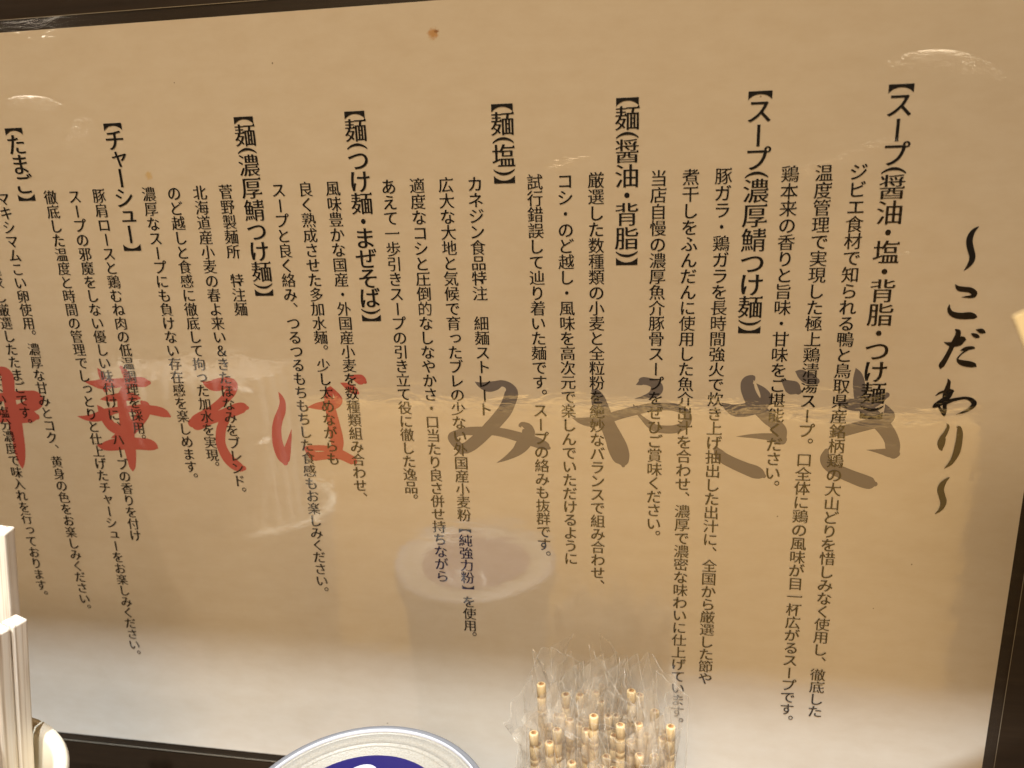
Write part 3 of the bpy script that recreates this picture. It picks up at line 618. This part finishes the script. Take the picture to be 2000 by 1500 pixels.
# ------------------------------------------------------------------ wrapped toothpicks in a holder
px, py = 0.0335, -0.036
hold = thing('toothpick_holder', 'pale plastic holder packed with wrapped toothpicks', 'holder', (px, py, 0))
hz = Z0 - 0.214
bm = bmesh.new(); lathe(bm, [(0, 0), (0.027, 0), (0.0275, 0.001), (0.0285, hz), (0.0272, hz), (0.0262, 0.003), (0, 0.003)], 48)
bm_obj('holder_cup', bm, M['holder'], hold, smooth=True)
PR = 0.00165
def pick_mesh():
    bm = bmesh.new(); r = PR; h = 0.09
    lathe(bm, [(0, 0), (r * 0.3, 0.002), (r, 0.02), (r, h - 0.0133), (r * 0.90, h - 0.0130), (r * 0.90, h - 0.0122), (r, h - 0.0119), (r, h - 0.0108), (r * .91, h - 0.0106), (r * .91, h - 0.0101), (r, h - 0.0098), (r, h - 0.0056),
               (r * 0.89, h - 0.0053), (r * 0.89, h - 0.0046), (r, h - 0.0043), (r, h - 0.0004), (r * 0.90, h - 0.0001), (r * .55, h)], 16)
    me = bpy.data.meshes.new('toothpick'); bm.to_mesh(me); bm.free(); me.materials.append(M['pick'])
    for f in me.polygons: f.use_smooth = True
    bm = bmesh.new(); lathe(bm, [(r * .60, h - 0.00004), (r * .48, h + 0.00012), (0, h + 0.0001)], 16)
    e = bpy.data.meshes.new('scorched_tip'); bm.to_mesh(e); bm.free(); e.materials.append(M['burnt'])
    bm = bmesh.new()
    for z0, z1, k in ((h - 0.0130, h - 0.0122, .905), (h - .0106, h - .0101, .915), (h - 0.0053, h - 0.0046, .895)):
        lathe(bm, [(r * k, z0), (r * k, z1)], 16)
    gme = bpy.data.meshes.new('pick_groove'); bm.to_mesh(gme); bm.free(); gme.materials.append(M['groove'])
    return me, e, gme
PM, PE, PG = pick_mesh()
def sleeve_mesh(seed, ribs, top=None):
    """flattened film tube, crumpled, pressed flat above the pick, with cut top corners"""
    rnd = random.Random(seed); w = rnd.uniform(0.0052, 0.0064); h = top or rnd.uniform(0.099, 0.108)
    nu, nv = 10, 44; bm = bmesh.new()
    skew = rnd.choice((-1, 1)) * rnd.uniform(0.006, 0.016); lean = rnd.uniform(-0.40, 0.40)
    for side in (1, -1):
        gr = []
        for j in range(nv + 1):
            v = j / nv; row = []
            for i in range(nu + 1):
                u = i / nu * 2 - 1
                z = 0.03 + v * (h - 0.03)
                k = max(0.0, (z - 0.090) / (h - 0.090))
                if k > 0: z += skew * u * k * 0.5
                open_ = 1.0 if z < 0.088 else max(0.0, 1 - (z - 0.088) / 0.007)
                th = (PR * 1.55) * math.sqrt(max(0, 1 - u * u)) * max(open_, 0.07)
                nse = noise.noise(Vector((u * 1.8 + seed * 3.1, v * 11, side * 2.0))) * 0.0011 * (1 - abs(u) ** 4) + noise.noise(Vector((u * 2 + seed, v * 5, 7))) * 0.0026 * (0.3 + v)
                nse += noise.noise(Vector((u * 5 + seed, v * 30, side))) * 0.0004
                rb = 0.00030 * math.sin(z * 2 * math.pi / 0.0018) if ribs and k > 0.15 else 0
                x = u * w * (1 - 0.08 * noise.noise(Vector((v * 6, seed, 0.0)))) + lean * k * (h - 0.090) + 0.0012 * noise.noise(Vector((v * 4, seed * 2.0, 1.0)))
                row.append(bm.verts.new((x, -side * th + nse + rb, z)))
            gr.append(row)
        for j in range(nv):
            for i in range(nu):
                f = bm.faces.new((gr[j][i], gr[j][i + 1], gr[j + 1][i + 1], gr[j + 1][i])); f.smooth = not ribs; f.material_index = 2 if (j / nv * (h - 0.03) + 0.03 > 0.0955 and side > 0 and top is None) else 0
    # heat-sealed edges: thin raised strips down both sides and along the cut top
    def strip(pts, r=0.00016):
        q = []
        for p in pts: q.append([bm.verts.new((p[0] + dx, p[1] + dy, p[2] + dz)) for dx, dy, dz in ((-r, 0, -r * .5), (0, -r, r * .5), (r, 0, r * .5))])
        for a, b in zip(q, q[1:]):
            for i in range(2): bm.faces.new((a[i], a[i + 1], b[i + 1], b[i])).material_index = 1
    g = gr
    strip([tuple(g[j][0].co) for j in range(8, nv + 1)]); strip([tuple(g[j][nu].co) for j in range(8, nv + 1)]); strip([tuple(v.co) for v in g[nv]])
    me = bpy.data.meshes.new('film_sleeve'); bm.to_mesh(me); bm.free(); me.materials.append(M['wrap']); me.materials.append(M['seam']); me.materials.append(M['wrap_top'])
    return me
SLV = [sleeve_mesh(i, i % 3 == 0) for i in range(9)]; LOW = [sleeve_mesh(20 + i, i == 1, 0.100) for i in range(4)]
for me in LOW: me.materials[0] = M['wrap_back']
picks = [  # pick top (x mm, depth mm from the wall, height mm rel. origin), label
 (31.4, 36, -179.5, 'wrapped toothpick standing clear at the front middle, brown scorched top'),
 (57.3, 36, -181.0, 'wrapped toothpick at the right end of the bundle'),
 (27.0, 45, -197.5, None), (13.6, 47, -201.0, 'wrapped toothpick lowest at the front left corner of the bundle'), (16.1, 38, -190.5, 'wrapped toothpick at the left with a ringed top below the film fold'), (18.6, 36, -186.5, None), (10.7, 38, -187.0, 'wrapped toothpick at the left end of the bundle'),
 (40.4, 35, -183.0, 'wrapped toothpick right of middle behind a glinting film fold'), (44.6, 44, -197.5, None), (11.9, 26, -176.0, 'wrapped toothpick whose scorched tip rises highest at the upper left of the bundle'), (20.5, 24, -181.0, None), (49.5, 30, -190.0, None),
 (35.8, 27, -186.0, None), (43.8, 25, -176.5, 'wrapped toothpick whose tip rises highest at the upper right of the bundle'), (52.0, 25, -184.0, None), (26.0, 29, -189.0, None), (36.5, 46, -203.0, None), (21.0, 50, -206.0, None), (51.8, 44, -200.0, None), (31.0, 20, -182.0, None), (24.0, 40, -196.0, None), (47.0, 38, -192.0, None), (56.0, 28, -190.0, None), (15.0, 31, -189.0, None),
 (13.0, 40, -206, None), (19.5, 44, -204, None), (23.5, 46, -209, None), (33.5, 50, -211, None), (40.5, 48, -208, None), (48.5, 46, -206, None), (54.0, 41, -200, None), (28.5, 34, -187.0, None), (38.0, 32, -190.0, None), (46.5, 31, -185.0, None), (22.5, 31, -186.0, None), (34.0, 42, -195.0, None)]
SHORT = len(picks)
rg = random.Random(3)
for j in range(9):                       # the crowd behind and between
    for i in range(9):
        x = px * 1000 - 22 + i * 5.4 + (2.7 if j % 2 else 0); d = 14 + j * 4.8
        if math.hypot(x - px * 1000, d - 36) > 23.5 or any(math.hypot(x - q[0], d - q[1]) < 3.4 for q in picks): continue
        picks.append((x, d, -184 - (d - 14) * 0.42 + rg.uniform(-5, 5), None))
for n, (x, d, z, lb) in enumerate(picks):
    top = Vector((x / 1000, -d / 1000, Z0 + z / 1000))
    t = thing('wrapped_toothpick', lb or 'wrapped toothpick crowded inside the bundle in clear film', 'toothpick', group='toothpicks in clear film sleeves')
    rnd = random.Random(n + 5)
    lean = Vector(((x / 1000 - px) * 0.12 + rnd.uniform(-.01, .01), rnd.uniform(-.02, .02), 1)).normalized()
    yaw = rnd.uniform(-0.9, 0.9)
    xa = Vector((math.cos(yaw), math.sin(yaw), 0)); ya = lean.cross(xa).normalized(); xa = ya.cross(lean)
    t.matrix_world = Matrix.Translation(top - lean * 0.09) @ Matrix((xa, ya, lean)).transposed().to_4x4()
    p = bpy.data.objects.new('toothpick', PM); COL.objects.link(p); p.parent = t
    for nm, me in (('scorched_tip', PE), ('pick_groove', PG)):
        e = bpy.data.objects.new(nm, me); COL.objects.link(e); e.parent = p
    s = bpy.data.objects.new('film_sleeve', SLV[n % 9] if lb or n % 2 == 0 else LOW[n % 4]); COL.objects.link(s); s.parent = t
# ------------------------------------------------------------------ card at the right edge
bm = bmesh.new()
a = math.radians(26); ux, uz = math.cos(a), math.sin(a)
nu, nv = 12, 14; gr = []
x0, z0 = 0.1177, Z0 - 0.0282
for j in range(nv + 1):
    row = []
    for i in range(nu + 1):
        u, v = i / nu * 0.05, j / nv * 0.09
        lift = 0.098 + 0.004 * max(0, 1 - u / 0.05) ** 1.5 * max(0, 1 - v / 0.09)
        row.append((x0 + u * ux + v * uz, -lift, z0 + u * uz - v * ux))
    gr.append(row)
fr = [[bm.verts.new(q) for q in r] for r in gr]; bk = [[bm.verts.new((q[0], q[1] + 0.0006, q[2])) for q in r] for r in gr]
for j in range(nv):
    for i in range(nu):
        bm.faces.new((fr[j][i], fr[j + 1][i], fr[j + 1][i + 1], fr[j][i + 1])); bm.faces.new((bk[j][i], bk[j][i + 1], bk[j + 1][i + 1], bk[j + 1][i]))
for i in range(nu):
    bm.faces.new((fr[0][i], fr[0][i + 1], bk[0][i + 1], bk[0][i])); bm.faces.new((fr[nv][i + 1], fr[nv][i], bk[nv][i], bk[nv][i + 1]))
for j in range(nv):
    bm.faces.new((fr[j][0], bk[j][0], bk[j + 1][0], fr[j + 1][0])); bm.faces.new((fr[j][nu], fr[j + 1][nu], bk[j + 1][nu], bk[j][nu]))
bmesh.ops.recalc_face_normals(bm, faces=bm.faces)
tag(bm_obj('paper_card', bm, M['card'], smooth=False), 'cream paper card whose corner juts in at the right edge of the menu', 'card')
